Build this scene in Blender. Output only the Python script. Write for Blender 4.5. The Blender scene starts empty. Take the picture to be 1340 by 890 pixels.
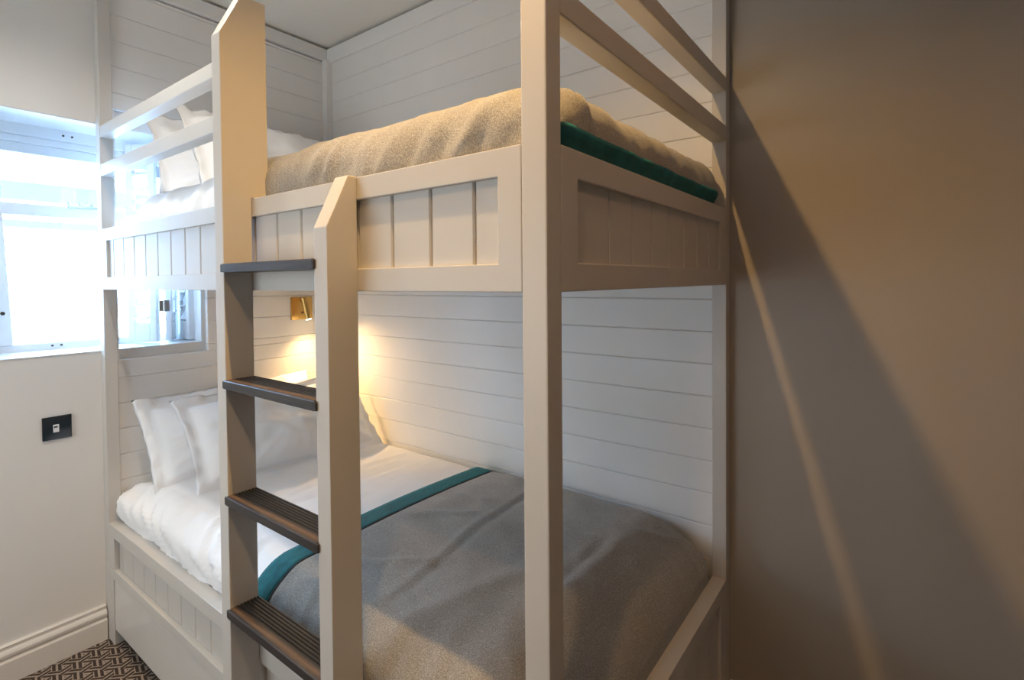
import bpy, bmesh, math, random
from mathutils import Vector, Matrix, noise
random.seed(7)
C = bpy.context.scene.collection
scene = bpy.context.scene

# ------------------------------------------------------------------ camera
cam_d = bpy.data.cameras.new('camera'); cam = bpy.data.objects.new('camera', cam_d); C.objects.link(cam)
scene.camera = cam
F, PX, PY = 694.52, 622.86, 381.86
YAW, PITCH, ROLL = 0.6778, -0.0199, -0.0095
cam_d.sensor_fit = 'HORIZONTAL'; cam_d.sensor_width = 36.0
cam_d.lens = F / 1340 * 36.0
cam_d.shift_x = (670 - PX) / 1340
cam_d.shift_y = (PY - 445) / 1340
cam_d.clip_start = 0.02
fw = Vector((-math.sin(YAW), math.cos(YAW), 0)); rt = Vector((math.cos(YAW), math.sin(YAW), 0)); up = Vector((0, 0, 1))
f2 = fw * math.cos(PITCH) + up * math.sin(PITCH); u2 = up * math.cos(PITCH) - fw * math.sin(PITCH)
r3 = rt * math.cos(ROLL) + u2 * math.sin(ROLL); u3 = u2 * math.cos(ROLL) - rt * math.sin(ROLL)
M4 = Matrix((r3, u3, -f2)).transposed().to_4x4()
M4.translation = Vector((2.4733, -0.6996, 1.4066))
cam.matrix_world = M4

# ------------------------------------------------------------------ light and exposure
scene.view_settings.view_transform = 'Standard'
scene.view_settings.look = 'None'
scene.view_settings.gamma = 1.0
scene.view_settings.use_curve_mapping = False
scene.view_settings.exposure = 0.92
try:
    scene.cycles.use_denoising = True
    scene.cycles.sample_clamp_indirect = 6.0
    scene.cycles.max_bounces = 10
    scene.cycles.diffuse_bounces = 6
except Exception:
    pass

SKY_STRENGTH = 22.0
world = bpy.data.worlds.new('sky'); scene.world = world; world.use_nodes = True
bg = world.node_tree.nodes['Background']
bg.inputs[0].default_value = (0.44, 0.68, 1.0, 1)
bg.inputs[1].default_value = SKY_STRENGTH

WIN_Y0, WIN_Y1, WIN_Z0, WIN_Z1 = -0.30, 0.392, 1.145, 2.042
pl = bpy.data.lights.new('window_daylight_portal', 'AREA'); pl.shape = 'RECTANGLE'
pl.size = WIN_Z1 - WIN_Z0; pl.size_y = WIN_Y1 - WIN_Y0
po = bpy.data.objects.new('window_daylight_portal', pl); C.objects.link(po)
po.location = (-0.30, (WIN_Y0 + WIN_Y1) / 2, (WIN_Z0 + WIN_Z1) / 2)
po.rotation_euler = (0, math.radians(-90), 0)
pl.cycles.is_portal = True


def spot(name, loc, target, energy, color, size_deg, blend, radius):
    d = bpy.data.lights.new(name, 'SPOT'); o = bpy.data.objects.new(name, d); C.objects.link(o)
    d.energy = energy; d.color = color; d.spot_size = math.radians(size_deg); d.spot_blend = blend
    d.shadow_soft_size = radius
    o.location = loc
    o.rotation_euler = (Vector(target) - Vector(loc)).to_track_quat('-Z', 'Y').to_euler()
    return o


DOWN_POS = (1.80, -0.175, 2.57)
spot('ceiling_downlight_beam', DOWN_POS, (2.05, 0.35, 0.0), 40.0, (1.0, 0.60, 0.22), 128, 1.0, 0.014)
spot('second_downlight_beam', (0.80, -0.26, 2.62), (0.66, -0.26, 0.0), 20.0, (1.0, 0.92, 0.80), 140, 1.0, 0.03)
spot('room_warm_fill', (2.55, 0.28, 2.62), (2.52, 0.28, 0.0), 5.5, (1.0, 0.50, 0.22), 115, 1.0, 0.05)  # added warm fill for the foot end and right wall, no fitting there
spot('ladder_warm_fill', (2.22, -0.74, 2.62), (1.75, -0.55, 0.0), 19.0, (1.0, 0.62, 0.28), 110, 1.0, 0.03)  # added warm fill to brighten the ladder stile faces, not a known lamp
al = bpy.data.lights.new('front_soft_fill', 'AREA'); al.shape = 'RECTANGLE'; al.size = 1.0; al.size_y = 1.3  # added soft fill at the front wall, no window behind it
al.energy = 8.6; al.color = (.83, .93, 1.0)
ao = bpy.data.objects.new('front_soft_fill', al); C.objects.link(ao)
ao.location = (0.75, -1.66, 1.25); ao.rotation_euler = (math.radians(90), 0, 0)
READ_TIP = Vector((0.098, 0.880, 1.222))

# ------------------------------------------------------------------ materials


def new_mat(name):
    m = bpy.data.materials.new(name); m.use_nodes = True
    nt = m.node_tree
    b = nt.nodes['Principled BSDF']
    return m, nt, b


def add(nt, t, **kw):
    n = nt.nodes.new(t)
    for k, v in kw.items():
        setattr(n, k, v)
    return n


def math_n(nt, op, a, b=None):
    n = nt.nodes.new('ShaderNodeMath'); n.operation = op
    for i, v in enumerate((a, b)):
        if v is None:
            continue
        if isinstance(v, (int, float)):
            n.inputs[i].default_value = v
        else:
            nt.links.new(v, n.inputs[i])
    return n.outputs[0]


def noise_tex(nt, scale, detail=3, rough=.55, vec=None, stretch=None):
    tc = add(nt, 'ShaderNodeTexCoord')
    mp = add(nt, 'ShaderNodeMapping')
    if stretch:
        mp.inputs['Scale'].default_value = stretch
    nt.links.new(tc.outputs['Object'], mp.inputs[0])
    n = add(nt, 'ShaderNodeTexNoise')
    n.inputs['Scale'].default_value = scale; n.inputs['Detail'].default_value = detail
    n.inputs['Roughness'].default_value = rough
    nt.links.new(mp.outputs[0], n.inputs['Vector'])
    return n.outputs['Fac']


def ramp(nt, fac, stops):
    r = add(nt, 'ShaderNodeValToRGB')
    e = r.color_ramp.elements
    while len(e) < len(stops):
        e.new(0.5)
    for i, (p, c) in enumerate(stops):
        e[i].position = p; e[i].color = (*c, 1)
    nt.links.new(fac, r.inputs[0])
    return r.outputs[0]


def bump(nt, b, h, strength, dist):
    n = add(nt, 'ShaderNodeBump'); n.inputs['Strength'].default_value = strength; n.inputs['Distance'].default_value = dist
    nt.links.new(h, n.inputs['Height']); nt.links.new(n.outputs[0], b.inputs['Normal'])


def paint(name, col, rough, var=.04, scale=5, bstr=.08, bscale=60, stretch=None):
    m, nt, b = new_mat(name)
    f = noise_tex(nt, scale, 3)
    lo = tuple(c * (1 - var) for c in col); hi = tuple(min(1, c * (1 + var)) for c in col)
    nt.links.new(ramp(nt, f, [(.3, lo), (.7, hi)]), b.inputs['Base Color'])
    b.inputs['Roughness'].default_value = rough
    bump(nt, b, noise_tex(nt, bscale, 2, .5, stretch=stretch), bstr, .002)
    return m


M = {}
M['wood_paint'] = paint('painted_wood', (.58, .55, .51), .42, .025, 4, .12, 40, (1, 1, 1))  # frame tone lowered to offset the strong light on its front faces
M['panel_paint'] = paint('painted_panelling', (.80, .79, .775), .5, .025, 3, .10, 30)  # same paint as the frame, lightened to make up for dim light inside
M['wall_paint'] = paint('wall_emulsion', (.74, .725, .70), .5, .02, 2.5, .05, 120)
M['shade_toned_wall'] = paint('shade_toned_emulsion', (.36, .315, .265), .45, .02, 2.5, .05, 120)  # wall colour darkened to stand in for the weaker light on this side
M['ceiling_paint'] = paint('ceiling_emulsion', (.80, .77, .72), .8, .02, 2, .05, 120)
M['white_gloss'] = paint('white_gloss_paint', (.78, .79, .80), .35, .02, 5, .04, 50)
M['skirting_paint'] = paint('skirting_gloss', (.72, .69, .65), .3, .02, 5, .04, 50)
M['cotton'] = paint('white_cotton', (.91, .91, .92), .85, .015, 6, .15, 260)
M['exterior'] = paint('white_render', (.80, .82, .84), .9, .05, 1.2, .1, 20)

# wool: flecked grey cloth
m, nt, b = new_mat('flecked_grey_wool')
n1 = noise_tex(nt, 420, 3, .7)
n2 = noise_tex(nt, 9, 3)
c = ramp(nt, n1, [(.32, (.17, .166, .157)), (.50, (.30, .29, .27)), (.70, (.54, .525, .485))])
mx = add(nt, 'ShaderNodeMix', data_type='RGBA', blend_type='MULTIPLY'); mx.inputs[0].default_value = .35
nt.links.new(c, mx.inputs[6]); nt.links.new(ramp(nt, n2, [(.3, (.75, .75, .75)), (.7, (1, 1, 1))]), mx.inputs[7])
nt.links.new(mx.outputs[2], b.inputs['Base Color'])
b.inputs['Roughness'].default_value = .95
b.inputs['Sheen Weight'].default_value = .25
b.inputs['Sheen Roughness'].default_value = .5
bump(nt, b, n1, .35, .003)
M['wool'] = m

m, nt, b = new_mat('teal_velvet')
n1 = noise_tex(nt, 60, 3, .6, stretch=(1, .35, 1))
nt.links.new(ramp(nt, n1, [(.3, (.0, .075, .088)), (.7, (.002, .130, .160))]), b.inputs['Base Color'])
b.inputs['Roughness'].default_value = .8
b.inputs['Sheen Weight'].default_value = .15; b.inputs['Sheen Tint'].default_value = (.1, .75, .8, 1)
bump(nt, b, n1, .15, .003)
M['teal'] = m
M['piping'] = paint('black_piping', (.012, .014, .016), .8, .1, 50)

# dark stained tread wood: ribbed top, worn brown nosing
m, nt, b = new_mat('dark_stained_tread')
tc = add(nt, 'ShaderNodeTexCoord'); sp = add(nt, 'ShaderNodeSeparateXYZ')
nt.links.new(tc.outputs['Object'], sp.inputs[0])
gr = noise_tex(nt, 14, 4, .6, stretch=(.35, 9, 9))
base = ramp(nt, gr, [(.3, (.016, .015, .016)), (.55, (.036, .031, .031)), (.75, (.062, .050, .044))])
w = math_n(nt, 'SUBTRACT', 1.0, math_n(nt, 'MULTIPLY', math_n(nt, 'ABSOLUTE', math_n(nt, 'ADD', sp.outputs['Y'], .067)), 95.0))
wear = math_n(nt, 'MULTIPLY', math_n(nt, 'MAXIMUM', w, 0.0), noise_tex(nt, 16, 4, .7, stretch=(.8, 6, 6)))
top = math_n(nt, 'GREATER_THAN', sp.outputs['Z'], .0065)
wear = math_n(nt, 'MULTIPLY', math_n(nt, 'MULTIPLY', wear, top), 1.15)
mx = add(nt, 'ShaderNodeMix', data_type='RGBA')
nt.links.new(math_n(nt, 'MINIMUM', wear, 1.0), mx.inputs[0]); nt.links.new(base, mx.inputs[6]); mx.inputs[7].default_value = (.26, .15, .085, 1)
nt.links.new(mx.outputs[2], b.inputs['Base Color'])
b.inputs['Roughness'].default_value = .42
bump(nt, b, gr, .25, .002)
M['tread'] = m

m, nt, b = new_mat('brushed_brass')
b.inputs['Base Color'].default_value = (.62, .40, .13, 1); b.inputs['Metallic'].default_value = 1.0; b.inputs['Roughness'].default_value = .38
bump(nt, b, noise_tex(nt, 30, 2, .5, stretch=(1, 1, 20)), .05, .001)
M['brass'] = m
m, nt, b = new_mat('dark_bronze_metal')
b.inputs['Base Color'].default_value = (.10, .085, .07, 1); b.inputs['Metallic'].default_value = .9; b.inputs['Roughness'].default_value = .4
bump(nt, b, noise_tex(nt, 40), .05, .001)
M['dark_metal'] = m
m, nt, b = new_mat('steel')
b.inputs['Base Color'].default_value = (.5, .51, .52, 1); b.inputs['Metallic'].default_value = 1; b.inputs['Roughness'].default_value = .3
bump(nt, b, noise_tex(nt, 40), .05, .001)
M['steel'] = m
m, nt, b = new_mat('black_glass_plate')
b.inputs['Base Color'].default_value = (.012, .014, .018, 1); b.inputs['Roughness'].default_value = .09
b.inputs['Specular IOR Level'].default_value = .7
bump(nt, b, noise_tex(nt, 3), .01, .001)
M['plate'] = m
M['plastic'] = paint('white_plastic', (.75, .76, .78), .35, .01)
M['black'] = paint('black_socket', (.01, .01, .012), .6, .05)

m, nt, b = new_mat('lit_lens')
e = add(nt, 'ShaderNodeEmission'); e.inputs[0].default_value = (1, .80, .50, 1); e.inputs[1].default_value = 12
nt.links.new(e.outputs[0], nt.nodes['Material Output'].inputs[0])
M['lens'] = m

m, nt, b = new_mat('window_glass')
tr = add(nt, 'ShaderNodeBsdfTransparent'); tr.inputs[0].default_value = (.95, .98, 1, 1)
gl = add(nt, 'ShaderNodeBsdfGlossy'); gl.inputs['Roughness'].default_value = .02
fr = add(nt, 'ShaderNodeFresnel'); fr.inputs[0].default_value = 1.45
mxs = add(nt, 'ShaderNodeMixShader')
nt.links.new(fr.outputs[0], mxs.inputs[0]); nt.links.new(tr.outputs[0], mxs.inputs[1]); nt.links.new(gl.outputs[0], mxs.inputs[2])
nt.links.new(mxs.outputs[0], nt.nodes['Material Output'].inputs[0])
M['glass'] = m

m, nt, b = new_mat('blue_tinted_band')
b.inputs['Base Color'].default_value = (.050, .072, .078, 1); b.inputs['Roughness'].default_value = .8; b.inputs['Specular IOR Level'].default_value = .05
bump(nt, b, noise_tex(nt, 4), .1, .01)
M['blue_band'] = m

# carpet: brown ground with cream double stripes in three-way hexagonal weave
m, nt, b = new_mat('woven_lattice_carpet')
tc = add(nt, 'ShaderNodeTexCoord')
mp = add(nt, 'ShaderNodeMapping'); mp.inputs['Scale'].default_value = (1 / .068,) * 3; mp.inputs['Rotation'].default_value = (0, 0, math.radians(12))
nt.links.new(tc.outputs['Object'], mp.inputs[0])
sp = add(nt, 'ShaderNodeSeparateXYZ'); nt.links.new(mp.outputs[0], sp.inputs[0])
R3 = math.sqrt(3)
def fmod(v, s):
    n = add(nt, 'ShaderNodeMath', operation='FLOORED_MODULO'); nt.links.new(v, n.inputs[0]); n.inputs[1].default_value = s
    return n.outputs[0]
ax = math_n(nt, 'SUBTRACT', fmod(sp.outputs[0], 1.0), .5); ay = math_n(nt, 'SUBTRACT', fmod(sp.outputs[1], R3), R3 / 2)
bx = math_n(nt, 'SUBTRACT', fmod(math_n(nt, 'SUBTRACT', sp.outputs[0], .5), 1.0), .5)
by = math_n(nt, 'SUBTRACT', fmod(math_n(nt, 'SUBTRACT', sp.outputs[1], R3 / 2), R3), R3 / 2)
la = math_n(nt, 'ADD', math_n(nt, 'MULTIPLY', ax, ax), math_n(nt, 'MULTIPLY', ay, ay))
lb = math_n(nt, 'ADD', math_n(nt, 'MULTIPLY', bx, bx), math_n(nt, 'MULTIPLY', by, by))
sel = math_n(nt, 'LESS_THAN', la, lb)
def pick(a_, b_):
    return math_n(nt, 'ADD', math_n(nt, 'MULTIPLY', a_, sel), math_n(nt, 'MULTIPLY', b_, math_n(nt, 'SUBTRACT', 1.0, sel)))
gx, gy = pick(ax, bx), pick(ay, by)
ang = math_n(nt, 'ADD', math_n(nt, 'ARCTAN2', gy, gx), math.pi)
third = math_n(nt, 'FLOOR', math_n(nt, 'DIVIDE', ang, 2 * math.pi / 3 + 1e-5))
tot = None
for k in range(3):
    th = -math.pi + (k + .5) * 2 * math.pi / 3 + math.radians(60)
    nx_, ny_ = -math.sin(th), math.cos(th)
    d = math_n(nt, 'ADD', math_n(nt, 'MULTIPLY', gx, nx_), math_n(nt, 'MULTIPLY', gy, ny_))
    st = math_n(nt, 'LESS_THAN', fmod(math_n(nt, 'ADD', d, 10.045), .25), .10)
    is_k = math_n(nt, 'LESS_THAN', math_n(nt, 'ABSOLUTE', math_n(nt, 'SUBTRACT', third, float(k))), .5)
    t_ = math_n(nt, 'MULTIPLY', st, is_k)
    tot = t_ if tot is None else math_n(nt, 'ADD', tot, t_)
fz = noise_tex(nt, 500, 2)
mx = add(nt, 'ShaderNodeMix', data_type='RGBA')
nt.links.new(tot, mx.inputs[0])
nt.links.new(ramp(nt, fz, [(.3, (.028, .017, .012)), (.7, (.062, .040, .030))]), mx.inputs[6])
nt.links.new(ramp(nt, fz, [(.3, (.27, .21, .17)), (.7, (.44, .36, .29))]), mx.inputs[7])
nt.links.new(mx.outputs[2], b.inputs['Base Color']); b.inputs['Roughness'].default_value = 1
bump(nt, b, fz, .5, .004)
M['carpet'] = m

# ------------------------------------------------------------------ mesh helpers


def bm_box(bm, x0, x1, y0, y1, z0, z1, bev=0.0, seg=1):
    r = bmesh.ops.create_cube(bm, size=1.0)
    vs = r['verts']
    for v in vs:
        v.co = Vector((x0 + (v.co.x + .5) * (x1 - x0), y0 + (v.co.y + .5) * (y1 - y0), z0 + (v.co.z + .5) * (z1 - z0)))
    if bev > 0:
        es = list({e for v in vs for e in v.link_edges})
        bmesh.ops.bevel(bm, geom=es, offset=bev, segments=seg, profile=.6, affect='EDGES')


def bm_prism(bm, pts, axis, a0, a1, bev=0.0):
    """extrude a polygon given in the two other axes along axis from a0 to a1"""
    def mk(p, a):
        if axis == 'x': return Vector((a, p[0], p[1]))
        if axis == 'y': return Vector((p[0], a, p[1]))
        return Vector((p[0], p[1], a))
    A = [bm.verts.new(mk(p, a0)) for p in pts]; B = [bm.verts.new(mk(p, a1)) for p in pts]
    n = len(pts)
    fs = [bm.faces.new(A), bm.faces.new(B)]
    for i in range(n):
        fs.append(bm.faces.new((A[i], A[(i + 1) % n], B[(i + 1) % n], B[i])))
    bmesh.ops.recalc_face_normals(bm, faces=fs)
    if bev > 0:
        es = list({e for f in fs for e in f.edges})
        bmesh.ops.bevel(bm, geom=es, offset=bev, segments=2, profile=.6, affect='EDGES')


def bm_frame(bm, axis, d0, d1, a0, a1, z0, z1, i0, i1, h0, h1, bev=.002):
    '''rectangular frame, one piece, with a rectangular opening i0..i1 x h0..h1'''
    def mk(a, z, d): return bm.verts.new((a, d, z) if axis == 'y' else (d, a, z))
    ou = [(a0, z0), (a1, z0), (a1, z1), (a0, z1)]; inn = [(i0, h0), (i1, h0), (i1, h1), (i0, h1)]
    V_ = [[[mk(a, z, d) for a, z in ring] for ring in (ou, inn)] for d in (d0, d1)]
    fs = []
    for i in range(4):
        j = (i + 1) % 4
        fs.append(bm.faces.new((V_[0][0][i], V_[0][0][j], V_[0][1][j], V_[0][1][i])))
        fs.append(bm.faces.new((V_[1][0][i], V_[1][1][i], V_[1][1][j], V_[1][0][j])))
        fs.append(bm.faces.new((V_[0][0][i], V_[1][0][i], V_[1][0][j], V_[0][0][j])))
        fs.append(bm.faces.new((V_[0][1][i], V_[0][1][j], V_[1][1][j], V_[1][1][i])))
    bmesh.ops.recalc_face_normals(bm, faces=fs)
    es = [e for e in {e for f in fs for e in f.edges} if len(e.link_faces) == 2 and e.calc_face_angle() > .5]
    bmesh.ops.bevel(bm, geom=es, offset=bev, segments=2, profile=.6, affect='EDGES')


def bm_cyl(bm, p0, p1, r0, r1=None, seg=24, bev=0.0):
    p0, p1 = Vector(p0), Vector(p1)
    r1 = r0 if r1 is None else r1
    d = p1 - p0
    q = d.to_track_quat('Z', 'Y').to_matrix().to_4x4()
    q.translation = (p0 + p1) / 2
    res = bmesh.ops.create_cone(bm, cap_ends=True, segments=seg, radius1=r0, radius2=r1, depth=d.length, matrix=q)
    if bev > 0:
        es = [e for e in {e for v in res['verts'] for e in v.link_edges} if any(len(f.verts) > 4 for f in e.link_faces)]
        bmesh.ops.bevel(bm, geom=es, offset=bev, segments=2, profile=.6, affect='EDGES')


def obj(name, bm, mat, parent=None, smooth=False, origin=None):
    me = bpy.data.meshes.new(name)
    if origin is not None:
        bmesh.ops.translate(bm, verts=bm.verts, vec=-Vector(origin))
    bm.normal_update()
    if smooth:
        for f in bm.faces: f.smooth = True
    bm.to_mesh(me); bm.free()
    mats = mat if isinstance(mat, (list, tuple)) else [mat]
    for m_ in mats: me.materials.append(m_)
    o = bpy.data.objects.new(name, me); C.objects.link(o)
    if origin is not None: o.location = origin
    if parent is not None:
        o.parent = parent
        # parents are only ever translated: keep the world position
        o.location = Vector(o.location) - world_loc(parent)
    return o


def world_loc(o):
    l = Vector(o.location)
    while o.parent is not None:
        o = o.parent; l += Vector(o.location)
    return l


def empty(name, loc=(0, 0, 0)):
    o = bpy.data.objects.new(name, None); C.objects.link(o); o.location = loc
    o.empty_display_size = .1
    return o


def tag(o, label, cat, group=None):
    o['label'] = label; o['category'] = cat
    if group: o['group'] = group
    return o


def struct(o):
    o['kind'] = 'structure'
    return o


def boxes(name, mat, lst, parent=None, bev=.002, seg=2):
    bm = bmesh.new()
    for b_ in lst: bm_box(bm, *b_, bev=bev, seg=seg)
    return obj(name, bm, mat, parent)


# ------------------------------------------------------------------ dimensions (metres)
L, W = 2.05, 1.095
ZC = 2.684
TP, DP = 0.0463, 0.0448          # front posts
TB, DB = 0.0414, 0.0432          # back post
ZRB, ZRT = 1.388, 1.6226         # upper side panel
G1B, G1T, G2B, G2T = 1.8276, 1.8744, 1.9778, 2.0208
ZLT = 0.4713
PITCH_B = 0.1035                 # board spacing
XR, YF = 4.3, -1.7               # far extents of the room

# ------------------------------------------------------------------ the setting
bm = bmesh.new(); bm_box(bm, -.12, XR + .1, YF - .1, W + .1, -.08, 0)
struct(obj('floor', bm, M['carpet']))
bm = bmesh.new(); bm_box(bm, -.12, XR + .1, YF - .1, W + .1, ZC, ZC + .1)
struct(obj('ceiling', bm, M['ceiling_paint']))
RX = -0.24                       # window recess depth (inner face of the frame sits at about -.2)
struct(boxes('wall_left', M['wall_paint'], [
    (-.30, 0, YF - .1, W + .1, -.08, WIN_Z0), (-.30, 0, YF - .1, W + .1, WIN_Z1, ZC + .1),
    (-.30, 0, YF - .1, WIN_Y0, WIN_Z0, WIN_Z1), (-.30, 0, WIN_Y1, W + .1, WIN_Z0, WIN_Z1)], bev=0))
struct(boxes('wall_back', M['shade_toned_wall'], [(0, XR + .1, W, W + .1, 0, ZC)], bev=0))
struct(boxes('wall_front', M['wall_paint'], [(0, XR + .1, YF - .1, YF, 0, ZC)], bev=0))
struct(boxes('wall_right', M['shade_toned_wall'], [(XR, XR + .1, YF, W, 0, ZC)], bev=0))

def skirting(name, axis, a0, a1, face, sgn):
    prof = [(0, 0), (.022, 0), (.022, .078), (.019, .082), (.014, .085), (.014, .090), (.021, .096), (.022, .106), (.017, .114), (.010, .118), (.010, .126), (.013, .131), (.008, .136), (0, .136)]
    bm = bmesh.new()
    if axis == 'y': bm_prism(bm, [(face + sgn * p, q) for p, q in prof], 'y', a0, a1)
    else: bm_prism(bm, [(face + sgn * p, q) for p, q in prof], 'x', a0, a1)
    return struct(obj(name, bm, M['skirting_paint']))
skirting('baseboard_left', 'y', YF, -.004, 0, 1)
skirting('baseboard_back', 'x', L + .002, XR, W, -1)

# shiplap panelling on the head wall and the back wall inside the bunk
BT = .022                        # board thickness
zg = [.204 + PITCH_B * i for i in range(-2, 25)]   # groove heights: .514, .617, ... 2.273
def boards(bm, along, a0, a1, z_lo, z_hi, d0, d1):
    zs = [z_lo] + [z for z in zg if z_lo + .012 < z < z_hi - .012] + [z_hi]
    for q0, q1 in zip(zs[:-1], zs[1:]):
        if along == 'y': bm_box(bm, d0, d1, a0, a1, q0 + .0004, q1 - .0004, bev=.0026, seg=1)
        else: bm_box(bm, a0, a1, d0, d1, q0 + .0004, q1 - .0004, bev=.0026, seg=1)
OP_Y0, OP_Y1, OP_Z0, OP_Z1 = .057, .406, 1.104, 2.105
bm = bmesh.new()
boards(bm, 'y', OP_Y1, W - BT, OP_Z0, OP_Z1, 0, BT)
boards(bm, 'y', DP, W - BT, .30, OP_Z0, 0, BT)
boards(bm, 'y', DP, W - BT, OP_Z1, 2.60, 0, BT)
bm_box(bm, 0, BT, DP, OP_Y0, OP_Z0, OP_Z1)
struct(obj('trim_1', bm, M['panel_paint']))      # head panelling
bm = bmesh.new()
boards(bm, 'x', 0, L - TB, .30, 2.595, W - BT, W)
struct(obj('trim_2', bm, M['panel_paint']))      # back panelling
bm = bmesh.new()
bm_box(bm, 0, .034, 0, W, 2.606, 2.669, .003, 2)
bm_box(bm, .034, L, W - .034, W, 2.590, 2.669, .003, 2)
bm_box(bm, BT, .060, W - .058, W - BT, ZRT, 2.606, .003, 2)
struct(obj('trim_3', bm, M['panel_paint']))       # top rail and corner batten

# window in the left wall --------------------------------------------------
FX0, FX1 = -.265, -.215
fy0, fy1, fz0, fz1 = WIN_Y0, WIN_Y1, WIN_Z0, WIN_Z1
bm = bmesh.new()
bm_box(bm, FX0, FX1, fy0, fy1, fz0, fz0 + .030, .003, 2)
bm_box(bm, FX0, FX1 + .012, fy0, fy1, 1.995, fz1, .003, 2)
bm_box(bm, FX0, FX1, fy0, fy1, 1.968, 1.995, .004, 2)
bm_box(bm, FX0, FX1 - .012, fy0, fy1, 1.928, 1.968, .004, 2)
bm_box(bm, FX0, FX1, fy0, fy1, 1.682, 1.730, .004, 2)
bm_box(bm, FX0 + .002, FX1 - .003, fy0 + .001, fy0 + .05, fz0 + .028, 1.99, .001, 1)
bm_box(bm, FX0 + .002, FX1 - .003, fy1 - .05, fy1 - .001, fz0 + .028, 1.99, .001, 1)
win = struct(obj('window_1', bm, M['white_gloss']))
bm = bmesh.new()                                 # upright between the two lights, wider at its foot
bm_prism(bm, [(-.296, 1.1755), (-.226, 1.1755), (-.248, 1.681), (-.296, 1.681)], 'x', -.238, -.209, .003)
obj('window_stile', bm, M['white_gloss'], win)
bm = bmesh.new(); bm_box(bm, -.244, -.240, fy0 + .04, fy1 - .04, fz0 + .02, fz1 - .06)
obj('window_pane', bm, M['glass'], win)
bm = bmesh.new()
bm_box(bm, -.215, -.203, -.045, .075, 1.727, 1.739, .002, 1)
for q in (-.04, .0, .04): bm_cyl(bm, (-.209, q, 1.732), (-.209, q, 1.748), .006, seg=10)
obj('window_stay', bm, M['steel'], win)
for q in (-.105, -.075):
    bm = bmesh.new(); bm_cyl(bm, (-.216, q, 1.162), (-.211, q, 1.162), .0042, seg=12)
    obj('screw', bm, M['dark_metal'], win)
for q in (-.055, -.025):
    bm = bmesh.new(); bm_cyl(bm, (-.204, q, 2.016), (-.199, q, 2.016), .0042, seg=12)
    obj('screw', bm, M['dark_metal'], win)
bm = bmesh.new(); bm_cyl(bm, (-.210, -.256, 1.30), (-.202, -.256, 1.30), .007, seg=14)
obj('knob', bm, M['dark_metal'], win)
boxes('window_sill', M['white_gloss'], [(FX0, .004, fy0 + .001, fy1 - .001, WIN_Z0 - .002, WIN_Z0 + .002)], win, bev=.001)
boxes('window_lining', M['white_gloss'], [(FX1, -.001, fy1 - .004, fy1 - .0005, fz0 + .002, fz1 - .001), (FX1, -.001, fy0, fy1, fz1 - .004, fz1 - .0005)], win, bev=0)

# folding louvred shutter at the right side of the window -----------------
sh = empty('window_shutter', (-.20, .38, 1.15))
tag(sh, 'white louvred shutter folded back beside the bed opening of the window', 'shutter')
def leaf(p0, p1, z0, z1, tilt):
    p0, p1 = Vector((*p0, 0)), Vector((*p1, 0))
    d = p1 - p0; ln = d.length
    mtx = Matrix.Translation(p0) @ Matrix.Rotation(math.atan2(d.y, d.x), 4, 'Z')
    bm = bmesh.new()
    sw = .030; t = .013
    bm_box(bm, 0, sw, -t, t, z0, z1, .003, 2); bm_box(bm, ln - sw, ln, -t, t, z0, z1, .003, 2)
    bm_box(bm, sw, ln - sw, -t, t, z0, z0 + .085, .002, 1); bm_box(bm, sw, ln - sw, -t, t, z1 - .07, z1, .002, 1)
    bm.transform(mtx)
    fr_ = obj('shutter_frame', bm, M['white_gloss'], sh)
    z = z0 + .115
    while z < z1 - .09:
        bm = bmesh.new()
        bm_box(bm, sw + .001, ln - sw - .001, -.029, .029, -.004, .004, .0025, 2)
        bm.transform(mtx @ Matrix.Translation((0, 0, z)) @ Matrix.Rotation(tilt, 4, 'X'))
        obj('louvre', bm, M['white_gloss'], fr_)
        z += .063
leaf((-.200, .170), (-.100, .248), 1.152, 2.02, math.radians(24))
leaf((-.188, .345), (-.100, .290), 1.152, 2.02, math.radians(40))
leaf((-.190, .378), (-.070, .376), 1.152, 2.02, math.radians(62))
for zc_ in (1.31, 1.90):
    bm = bmesh.new()
    bm_box(bm, -.097, -.091, .250, .292, zc_ - .025, zc_ + .025, .001, 1)
    bm_cyl(bm, (-.091, .270, zc_ - .027), (-.091, .270, zc_ + .027), .005, seg=12)
    obj('hinge', bm, M['steel'], sh)
for zc_ in (1.290, 1.320):
    bm = bmesh.new(); bm_cyl(bm, (-.120, .359, zc_), (-.120, .346, zc_), .009, seg=14)
    obj('shutter_catch', bm, M['steel'], sh)

# building seen through the window ----------------------------------------
eb = empty('neighbouring_building', (-6, 0, 0))
tag(eb, 'bright white building outside the window with pale blue horizontal bands', 'building')
boxes('wall', M['exterior'], [(-6.4, -6.0, -7, 9, -3, 2.72)], eb, bev=0)
boxes('glazed_band', M['blue_band'], [(-6.0, -5.96, -7, 9, 2.46, 2.68)], eb, bev=.005)
boxes('glazed_band', M['blue_band'], [(-6.0, -5.96, -7, 9, 2.12, 2.21)], eb, bev=.005)
boxes('coping', M['exterior'], [(-6.45, -5.93, -7, 9, 2.72, 2.78)], eb, bev=.01)

# wall plate ----------------------------------------------------------------
wp = boxes('socket_plate', M['plate'], [(.0005, .008, -.190, -.1005, .830, .916)], bev=.0015)
tag(wp, 'glossy black square socket plate with a small white insert on the wall under the window', 'socket')
pi_ = boxes('socket_insert', M['plastic'], [(.0075, .0098, -.158, -.140, .857, .886)], wp, bev=.001)
pi_['label'] = 'white plastic socket insert'
boxes('socket_opening', M['black'], [(.0093, .0105, -.156, -.145, .874, .880)], pi_, bev=0)

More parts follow.
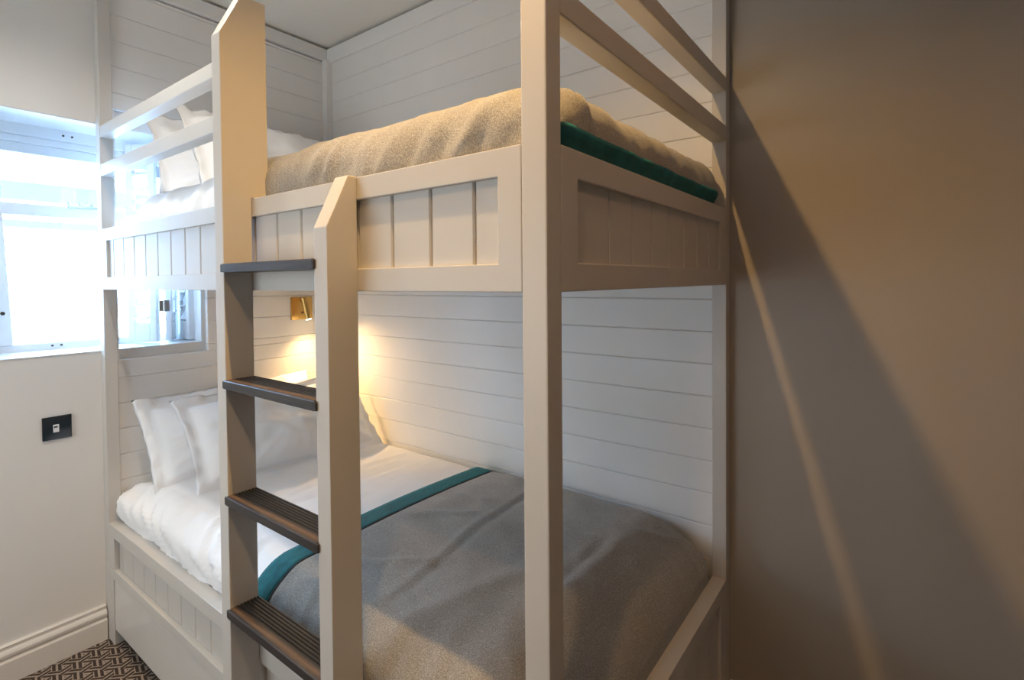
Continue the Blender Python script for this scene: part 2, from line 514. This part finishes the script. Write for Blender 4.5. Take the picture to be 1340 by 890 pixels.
# ------------------------------------------------------------------ bunk bed
bed = empty('bunk_bed', (1.0, .5, 0))
tag(bed, 'off-white painted built-in bunk bed with panelled sides, guard rails and ladder', 'bed')
P_ = M['wood_paint']
boxes('post', P_, [(.0005, TP, 0, DP, 0, ZC - .002)], bed, .0025)
boxes('post', P_, [(L - TP, L, 0, DP, 0, ZC - .002)], bed, .003)
boxes('post', P_, [(L - TB, L, W - DB, W - .0005, 0, ZC - .002)], bed, .0025)

def panel_front(name, x0, x1, z0, z1, rail, st0, st1, first, yb=.010):
    bm = bmesh.new()
    bm_frame(bm, 'y', 0, DP, x0, x1, z0, z1, x0 + st0, x1 - st1, z0 + rail, z1 - rail)
    fr_ = obj(name, bm, P_, bed)
    bm = bmesh.new()
    xs = [x0 + st0] + [first + PITCH_B * i for i in range(40) if x0 + st0 + .01 < first + PITCH_B * i < x1 - st1 - .01] + [x1 - st1]
    for q0, q1 in zip(xs[:-1], xs[1:]):
        bm_box(bm, q0 + .0018, q1 - .0018, yb, yb + .014, z0 + rail - .004, z1 - rail + .004, .003, 1)
    bm_box(bm, x0 + st0, x1 - st1, yb + .006, yb + .016, z0 + rail - .004, z1 - rail + .004)
    obj('panel_boards', bm, P_, fr_)
    return fr_
panel_front('side_panel', TP, L - TP, ZRB, ZRT, .0465, .046, .047, .141)

def panel_foot(name, y0, y1, z0, z1, rail, st0, st1, first, xb=.009):
    bm = bmesh.new()
    a, b_ = L - TB, L
    bm_frame(bm, 'x', a, b_, y0, y1, z0, z1, y0 + st0, y1 - st1, z0 + rail, z1 - rail)
    fr_ = obj(name, bm, P_, bed)
    bm = bmesh.new()
    ys = [y0 + st0] + [first + .1095 * i for i in range(20) if y0 + st0 + .01 < first + .1095 * i < y1 - st1 - .01] + [y1 - st1]
    for q0, q1 in zip(ys[:-1], ys[1:]):
        bm_box(bm, L - xb - .014, L - xb, q0 + .0015, q1 - .0015, z0 + rail - .004, z1 - rail + .004, .0025, 1)
    bm_box(bm, L - xb - .016, L - xb - .006, y0 + st0, y1 - st1, z0 + rail - .004, z1 - rail + .004)
    obj('panel_boards', bm, P_, fr_)
    return fr_
panel_foot('foot_panel', DP, W - DB, ZRB, ZRT, .0475, .056, .062, .239)
panel_foot('foot_panel', DP, W - DB, .06, ZLT, .046, .056, .062, .239)

# guard rails
for a, b_ in ((G1B, G1T), (G2B, G2T)):
    boxes('guard_rail', P_, [(TP, 1.1375, .0005, DP, a, b_)], bed, .003)
    boxes('guard_rail', P_, [(L - TB, L - .0004, DP, W - DB, a, b_)], bed, .003)

# bed bases
boxes('bed_base', P_, [(BT + .003, L - TB, DP, W - BT - .003, 1.405, 1.425)], bed, .002)
boxes('bed_base', P_, [(BT + .003, L - TB, DP, W - BT - .003, .375, .395)], bed, .002)

# lower box: top rail, boards, mid rail; drawer below
bm = bmesh.new()
bm_box(bm, TP, L - TP, 0, DP, .424, ZLT, .002, 2)
bm_box(bm, TP, L - TP, 0, DP, .258, .300, .002, 2)
bm_box(bm, TP, .100, .0004, DP, .300, .424, .0012, 1)
bm_box(bm, L - TP - .05, L - TP, .0004, DP, .300, .424, .0012, 1)
bm_box(bm, TP, .084, .0004, DP, .0, .258, .0012, 1)
bm_box(bm, L - TP - .04, L - TP, .0004, DP, .0, .258, .0012, 1)
lb_ = obj('side_panel', bm, P_, bed)
bm = bmesh.new()
xs = [.100] + [.141 + PITCH_B * i for i in range(19) if .141 + PITCH_B * i < L - TP - .06] + [L - TP - .05]
for q0, q1 in zip(xs[:-1], xs[1:]):
    bm_box(bm, q0 + .0014, q1 - .0014, .018, .032, .296, .428, .0025, 1)
bm_box(bm, .100, L - TP - .05, .026, .036, .296, .428)
obj('panel_boards', bm, P_, lb_)
M['drawer'] = paint('drawer_gloss', (.66, .63, .59), .16, .02, 4, .04, 20)
boxes('drawer', M['drawer'], [(.088, L - TP - .044, .003, .030, .062, .254)], bed, .002)
boxes('plinth', M['black'], [(.084, L - TP - .04, .034, .040, 0, .06)], bed, 0)

# ladder: two stiles with sloped tops and four grooved treads
XL, TS, XRR, DS = 1.1369, .0433, 1.5556, .0753
bm = bmesh.new()
bm_prism(bm, [(-DS, 0), (-.0006, 0), (-.0006, ZRT + .0015), (.0455, ZRT + .0015), (.0455, 2.128), (-.019, 2.128), (-DS, 2.018)], 'x', XL, XL + TS, .0022)
obj('ladder_stile', bm, P_, bed)
bm = bmesh.new()
bm_prism(bm, [(-DS, 0), (-.0006, 0), (-.0006, 1.6235), (-.022, 1.6235), (-DS, 1.516)], 'x', XRR, XRR + TS, .0022)
obj('ladder_stile', bm, P_, bed)
for zt in (1.455, 1.170, .883, .601):
    bm = bmesh.new()
    x0, x1 = XL + TS, XRR
    yb = -.0015
    prof = [(-.0815, -.0105), (-.0815, .008), (-.0795, .0102)]
    y = -.052
    prof.append((-.0545, .0102))
    while y < yb - .006:
        prof += [(y - .0012, .0102), (y, .0072), (y + .0018, .0072), (y + .003, .0102)]
        y += .0088
    prof += [(yb, .0102), (yb, -.0105)]
    bm_prism(bm, prof, 'x', x0, x1)
    # front lip housed across the stile edges
    bm_box(bm, x0 - .006, x1 + .006, -.0812, -.0757, -.0103, .0085, .001, 1)
    bmesh.ops.translate(bm, verts=bm.verts, vec=(0, 0, zt - .0102))
    obj('ladder_tread', bm, M['tread'], bed, origin=(0, 0, zt - .0102))['label'] = 'dark stained tread with grooved top'

# ------------------------------------------------------------------ reading light on the head panelling
rl = empty('reading_light', (BT, .887, 1.275))
tag(rl, 'small square brass reading light lit on the panelling at the head of the lower bunk', 'lamp')
boxes('backplate', M['brass'], [(BT + .0005, BT + .007, .825, .948, 1.216, 1.333)], rl, .001)
bm = bmesh.new(); bm_cyl(bm, (BT + .007, .887, 1.316), (.070, .872, 1.312), .007, seg=16); bm_cyl(bm, (BT + .007, .887, 1.316), (BT + .012, .887, 1.316), .012, seg=20)
obj('arm', bm, M['brass'], rl)
t0 = Vector((.083, .862, 1.330)); t1 = READ_TIP
bm = bmesh.new(); bm_cyl(bm, t0, t1, .0165, seg=32, bev=.001)
hd = obj('lamp_head', bm, M['brass'], rl)
for f in hd.data.polygons: f.use_smooth = False
dv = (t1 - t0).normalized()
bm = bmesh.new(); bm_cyl(bm, t1 + dv * .0002, t1 + dv * .004, .0135, seg=24)
obj('lens', bm, M['lens'], hd)
bm = bmesh.new(); bm_cyl(bm, (BT + .007, .889, 1.252), (BT + .013, .889, 1.252), .006, seg=16)
obj('switch', bm, M['dark_metal'], rl)
spot('reading_light_beam', tuple(t1 + dv * .006), tuple(t1 + Vector((.30, .10, -.70))), 14.0, (1.0, .62, .26), 140, .9, .012)

# ------------------------------------------------------------------ bedding


def sm(x, a, b_):
    t = max(0, min(1, (x - a) / (b_ - a)))
    return t * t * (3 - 2 * t)


def fbm(p, o=3):
    s, a, q = 0, 1, Vector(p)
    for _ in range(o):
        s += a * noise.noise(q); q = q * 2.03; a *= .5
    return s


def ridge(p):
    return 1 - abs(noise.noise(Vector(p))) * 2


def soft_block(x0, x1, y0, y1, z0, z1, r, step, shape):
    """closed rounded block whose surface points are moved by shape(point, normal)"""
    nx, ny, nz = (max(3, round((b_ - a) / step)) for a, b_ in ((x0, x1), (y0, y1), (z0, z1)))
    bm = bmesh.new(); vd = {}
    def vert(i, j, k):
        key = (i, j, k)
        if key not in vd:
            p = Vector((x0 + (x1 - x0) * i / nx, y0 + (y1 - y0) * j / ny, z0 + (z1 - z0) * k / nz))
            q = Vector((min(max(p.x, x0 + r), x1 - r), min(max(p.y, y0 + r), y1 - r), min(max(p.z, z0 + r), z1 - r)))
            d = p - q
            n = d.normalized() if d.length > 1e-9 else Vector((0, 0, 1))
            s = q + n * r if d.length > 1e-9 else p
            vd[key] = bm.verts.new(shape(s, n))
        return vd[key]
    for i in range(nx):
        for j in range(ny):
            bm.faces.new((vert(i, j, nz), vert(i + 1, j, nz), vert(i + 1, j + 1, nz), vert(i, j + 1, nz)))
            bm.faces.new((vert(i, j, 0), vert(i, j + 1, 0), vert(i + 1, j + 1, 0), vert(i + 1, j, 0)))
    for i in range(nx):
        for k in range(nz):
            bm.faces.new((vert(i, 0, k), vert(i + 1, 0, k), vert(i + 1, 0, k + 1), vert(i, 0, k + 1)))
            bm.faces.new((vert(i, ny, k), vert(i, ny, k + 1), vert(i + 1, ny, k + 1), vert(i + 1, ny, k)))
    for j in range(ny):
        for k in range(nz):
            bm.faces.new((vert(0, j, k), vert(0, j, k + 1), vert(0, j + 1, k + 1), vert(0, j + 1, k)))
            bm.faces.new((vert(nx, j, k), vert(nx, j + 1, k), vert(nx, j + 1, k + 1), vert(nx, j, k + 1)))
    return bm


def cut(bm, co, no, keep_positive=True):
    g = bm.verts[:] + bm.edges[:] + bm.faces[:]
    bmesh.ops.bisect_plane(bm, geom=g, plane_co=co, plane_no=no, clear_inner=keep_positive, clear_outer=not keep_positive)


def shell(bm, t):
    bm.normal_update()
    bmesh.ops.solidify(bm, geom=bm.faces[:], thickness=t)


# lower mattress ---------------------------------------------------------
LM = dict(x0=.030, x1=2.000, y0=.058, y1=1.066, z0=.397, z1=.622, r=.075)
def lower_warp(s, n, off=0.0, cloth=0):
    p = s.copy()
    top = sm(n.z, .0, .9)
    front = sm(-n.y, .2, .9)
    # gentle crown, foot end slumps
    p.z += top * .016 * math.sin(math.pi * min(1, max(0, (s.y - .06) / 1.0))) 
    p.z -= (.085 * sm(s.x, 1.78, 2.04) ** 1.3) * sm(s.z, .48, .62)
    p.z -= .03 * (1 - sm(s.x, .03, .30)) * top
    # bulge of the front side over the ledge
    p.y -= .020 * front * sm(s.z, .44, .52) * (1 - sm(s.z, .56, .62))
    d = off
    if cloth == 0:
        wx = s.x + .05 * noise.noise(Vector((s.x * 4, s.z * 6, 1.)))
        wz = Vector((wx * 11 + s.z * 15, s.z * 3.5, s.y * 2))
        fr2 = sm(-n.y, -.25, .45) * (1 - sm(s.x, .98, 1.08))
        d += fr2 * (.022 * max(0, ridge(wz) - .3) + .014 * max(0, ridge(wz * 2.1 + Vector((3, 1, 5))) - .3))
        d += .0015 * top * fbm((s.x * 7, s.y * 5, 1.3)) - .003 * sm(s.x, 1.0, 1.08)
    else:
        cl = sm(s.x, X0 + .09, X0 + .16)
        wz = Vector((s.x * 3.0 - s.y * 4.5, s.y * 7 + s.x * 5, .3))
        d += top * cl * (.0075 * max(0, ridge(wz) - .45) + .0050 * fbm((s.x * 5, s.y * 6, 4.1)))
        for xa, ya, xb, yb_, am, wd in CREASES:
            ex, ey = xb - xa, yb_ - ya
            t_ = ((s.x - xa) * ex + (s.y - ya) * ey) / (ex * ex + ey * ey)
            if -.15 < t_ < 1.15:
                dd = ((s.x - xa) * ey - (s.y - ya) * ex) / math.hypot(ex, ey) + .012 * noise.noise(Vector((s.x * 6, s.y * 6, 8.)))
                d += top * am * math.exp(-(dd / wd) ** 2) * sm(t_, -.15, .1) * (1 - sm(t_, .9, 1.15))
        d += front * (.009 * max(0, ridge((s.x * 15 + s.z * 4, s.z * 3, .5)) - .2))
    return p + n * d
bm = soft_block(LM['x0'], LM['x1'], LM['y0'], LM['y1'], LM['z0'], LM['z1'], LM['r'], .0145, lambda s, n: lower_warp(s, n))
tag(obj('mattress', bm, M['cotton'], smooth=True), 'mattress in a creased white sheet on the lower bunk', 'mattress')

X0, XB = 1.096, 1.178
# folds in the throw: ends (x, y), height, half width
CREASES = [(1.405, .92, 1.490, .20, .0045, .009), (1.430, .92, 1.515, .20, -.0035, .010), (1.795, .40, 1.800, .74, -.006, .012), (1.83, .42, 1.835, .76, .004, .020),
           (1.30, .20, 1.50, .36, .006, .014), (1.22, .50, 1.40, .64, .006, .014), (1.23, .72, 1.42, .72, .005, .016), (1.84, .86, 1.94, .97, .007, .014), (1.60, .15, 1.72, .50, .005, .03)]
def throw_piece(x_lo, x_hi, base, lift):
    bm = soft_block(LM['x0'], LM['x1'], LM['y0'], LM['y1'], LM['z0'], LM['z1'], LM['r'], .0135, lambda s, n: lower_warp(s, n, base + lift, 1))
    cut(bm, (x_lo, 0, 0), (1, 0, 0), True)
    if x_hi: cut(bm, (x_hi, 0, 0), (1, 0, 0), False)
    cut(bm, (0, 0, .425), (0, 0, 1), True)
    shell(bm, .004)
    return bm
th = obj('throw_blanket', throw_piece(XB, None, .0105, 0), M['wool'], smooth=True)
tag(th, 'flecked grey wool throw with teal band tucked over the foot of the lower bunk', 'blanket')
q_ = obj('border', throw_piece(X0, XB - .003, .0105, 0.0003), M['teal'], th, smooth=True); q_['label'] = 'teal velvet border'
q_ = obj('piping', throw_piece(XB - .004, XB + .001, .0105, .0016), M['piping'], th, smooth=True); q_['label'] = 'thin black piping'

# upper mattress ---------------------------------------------------------
UM = dict(x0=.035, x1=2.010, y0=.052, y1=1.060, z0=1.430, z1=1.742, r=.075)
def upper_warp(s, n, off=0.0, cloth=0):
    p = s.copy()
    top = sm(n.z, 0, .9); front = sm(-n.y, .2, .9); foot = sm(n.x, .2, .9)
    p.z += top * .012 * sm(s.y, .05, .3)
    p.z -= .055 * (1 - sm(s.x, .03, .45)) * sm(s.z, 1.6, 1.74)
    d = off
    hi = sm(s.z, 1.60, 1.65)
    if cloth == 0:
        d -= .012 * sm(s.x, .98, 1.06)
        d += (.009 * front * ridge((s.x * 9 - s.z * 7, s.z * 2, .2)) + .004 * front * ridge((s.x * 19 - s.z * 9, s.z * 4, 3.2))) * hi
        d += .006 * top * fbm((s.x * 6, s.y * 6, .4))
    else:
        wx = s.x + .04 * noise.noise(Vector((s.x * 5, s.z * 9, 2.)))
        lowz = 1 - .75 * sm(s.z, 1.66, 1.75)
        f3 = sm(-n.y, -.1, .6)
        d += hi * f3 * lowz * (.020 * max(0, ridge((wx * 10 - s.z * 6, s.z * 2.0, .8)) - .3) + .012 * max(0, ridge((wx * 23 - s.z * 10, s.z * 3, 4.8)) - .3))
        d += hi * foot * (.004 * max(0, ridge((s.y * 12 - s.z * 5, s.z * 3, 5.1)) - .2) + .003 * fbm((s.y * 7, s.z * 9, 1.)))
        d += top * .007 * fbm((s.x * 6, s.y * 7, 2.2))
        d += sm(s.z, 1.675, 1.70) * .014 * foot * math.exp(-((s.y - .15 - (1.72 - s.z) * .6) / .018) ** 2)
        d += foot * (.010 + .005 * sm(s.y, .80, .98)) * sm(s.z, 1.63, 1.66)
    return p + n * d
bm = soft_block(UM['x0'], UM['x1'] - .03, UM['y0'], UM['y1'], UM['z0'], UM['z1'], UM['r'], .0145, lambda s, n: upper_warp(s, n))
tag(obj('mattress', bm, M['cotton'], smooth=True), 'mattress in a rumpled white sheet on the upper bunk', 'mattress')
def upper_piece(z_lo, z_hi, lift=0.0, foot_only=False):
    bm = soft_block(UM['x0'], UM['x1'], UM['y0'], UM['y1'], UM['z0'], UM['z1'], UM['r'], .0135, lambda s, n: upper_warp(s, n, .012 + lift, 1))
    cut(bm, (1.02, 0, 0), (1, 0, 0), True)
    if foot_only:
        cut(bm, (1.93, 0, 0), (1, 0, 0), True)
        cut(bm, (0, .062, 0), (0, 1, 0), True)
    cut(bm, (0, 0, z_lo), (0, 0, 1), True)
    if z_hi: cut(bm, (0, 0, z_hi), (0, 0, 1), False)
    shell(bm, .004)
    return bm
ub = obj('throw_blanket', upper_piece(1.60, None), M['wool'], smooth=True)
tag(ub, 'flecked grey wool blanket draped over the upper bunk mattress, teal hem at the foot rail', 'blanket')
q_ = obj('border', upper_piece(1.598, 1.668, .0025, True), M['teal'], ub, smooth=True); q_['label'] = 'teal hem'


def pillow(name, w, h, t, seed, flange=.05, n=64):
    """oxford pillow lying in local x (width) and y (height), thickness along z, bottom edge at y=0"""
    bm = bmesh.new()
    grid = {}
    a, b_ = w / 2 + flange, h / 2 + flange
    nx, ny = n, int(n * .72)
    for side in (1, -1):
        for i in range(nx + 1):
            for j in range(ny + 1):
                edge = i in (0, nx) or j in (0, ny)
                if side == -1 and edge:
                    grid[(side, i, j)] = grid[(1, i, j)]; continue
                u = -1 + 2 * i / nx; v = -1 + 2 * j / ny
                x, y = u * a, v * b_
                # pinched sides, eared corners
                pin = 1 - .055 * (1 - v * v) * abs(u) ** 3; pin2 = 1 - .05 * (1 - u * u) * abs(v) ** 3
                uu, vv = min(1, abs(x) / (w / 2)), min(1, abs(y) / (h / 2))
                th_ = t / 2 * ((1 - uu ** 2.6) * (1 - vv ** 2.6)) ** .55
                wr = fbm((x * 6 + seed, y * 6, side * 2 + seed), 3) * .020 * (1 - uu * vv) * (1 - max(uu, vv) ** 6)
                wr += .026 * max(0, ridge((x * 4.5 + y * 3 + seed, y * 5 - x * 2, side * 3 + seed)) - .35) * (1 - max(uu, vv) ** 8)
                rad = ridge((math.atan2(y * 2, x) * 3.6, seed * 1.7, side)) * .016 * max(uu, vv) ** 2 * (1 - max(uu, vv) ** 12)
                fl = (max(abs(x) - w / 2, abs(y) - h / 2, 0) / flange) if flange else 0
                wav = fl * (.030 * noise.noise(Vector((x * 8 + seed, y * 8, 3))) + .018 * noise.noise(Vector((x * 22 + seed, y * 22, 1))))
                z = side * (th_ + .002 * (1 - fl)) + (wr + rad) * side + wav
                grid[(side, i, j)] = bm.verts.new((x * pin, y * pin2 + b_, z))
    for i in range(nx):
        for j in range(ny):
            q = [grid[(1, i, j)], grid[(1, i + 1, j)], grid[(1, i + 1, j + 1)], grid[(1, i, j + 1)]]
            bm.faces.new(q)
            q = [grid[(-1, i, j)], grid[(-1, i, j + 1)], grid[(-1, i + 1, j + 1)], grid[(-1, i + 1, j)]]
            try: bm.faces.new(q)
            except ValueError: pass
    return bm


def place_pillow(label, loc, lean, w, h, t, seed, twist=0, roll=0, droop=.0):
    bm = pillow('pillow', w, h, t, seed)
    for v in bm.verts:                       # slumped belly
        v.co.z += droop * math.sin(math.pi * v.co.y / (h + .1))
    o = obj('pillow', bm, M['cotton'], smooth=True)
    # local x -> world y, local y -> up (leaning back to the head wall), local z -> into the bed
    ca, sa = math.cos(lean), math.sin(lean)
    R_ = Matrix(((0, -sa, ca), (1, 0, 0), (0, ca, sa))).to_4x4()
    o.matrix_world = Matrix.Translation(loc) @ Matrix.Rotation(twist, 4, 'Z') @ R_ @ Matrix.Rotation(roll, 4, 'Z')
    return tag(o, label, 'pillow')

place_pillow('white pillow at the back against the panelling on the lower bunk', (.285, .475, .600), math.radians(27), .70, .30, .17, 1.0, roll=math.radians(1.5))
place_pillow('white pillow in front, leaning on another pillow on the lower bunk', (.505, .580, .612), math.radians(38), .76, .33, .19, 5.0, math.radians(-3))
place_pillow('white pillow at the back beside the window on the upper bunk', (.24, .545, 1.695), math.radians(20), .72, .33, .16, 9.0)
place_pillow('white pillow in front, leaning on another pillow on the upper bunk', (.43, .625, 1.730), math.radians(30), .74, .35, .18, 13.0, math.radians(3))
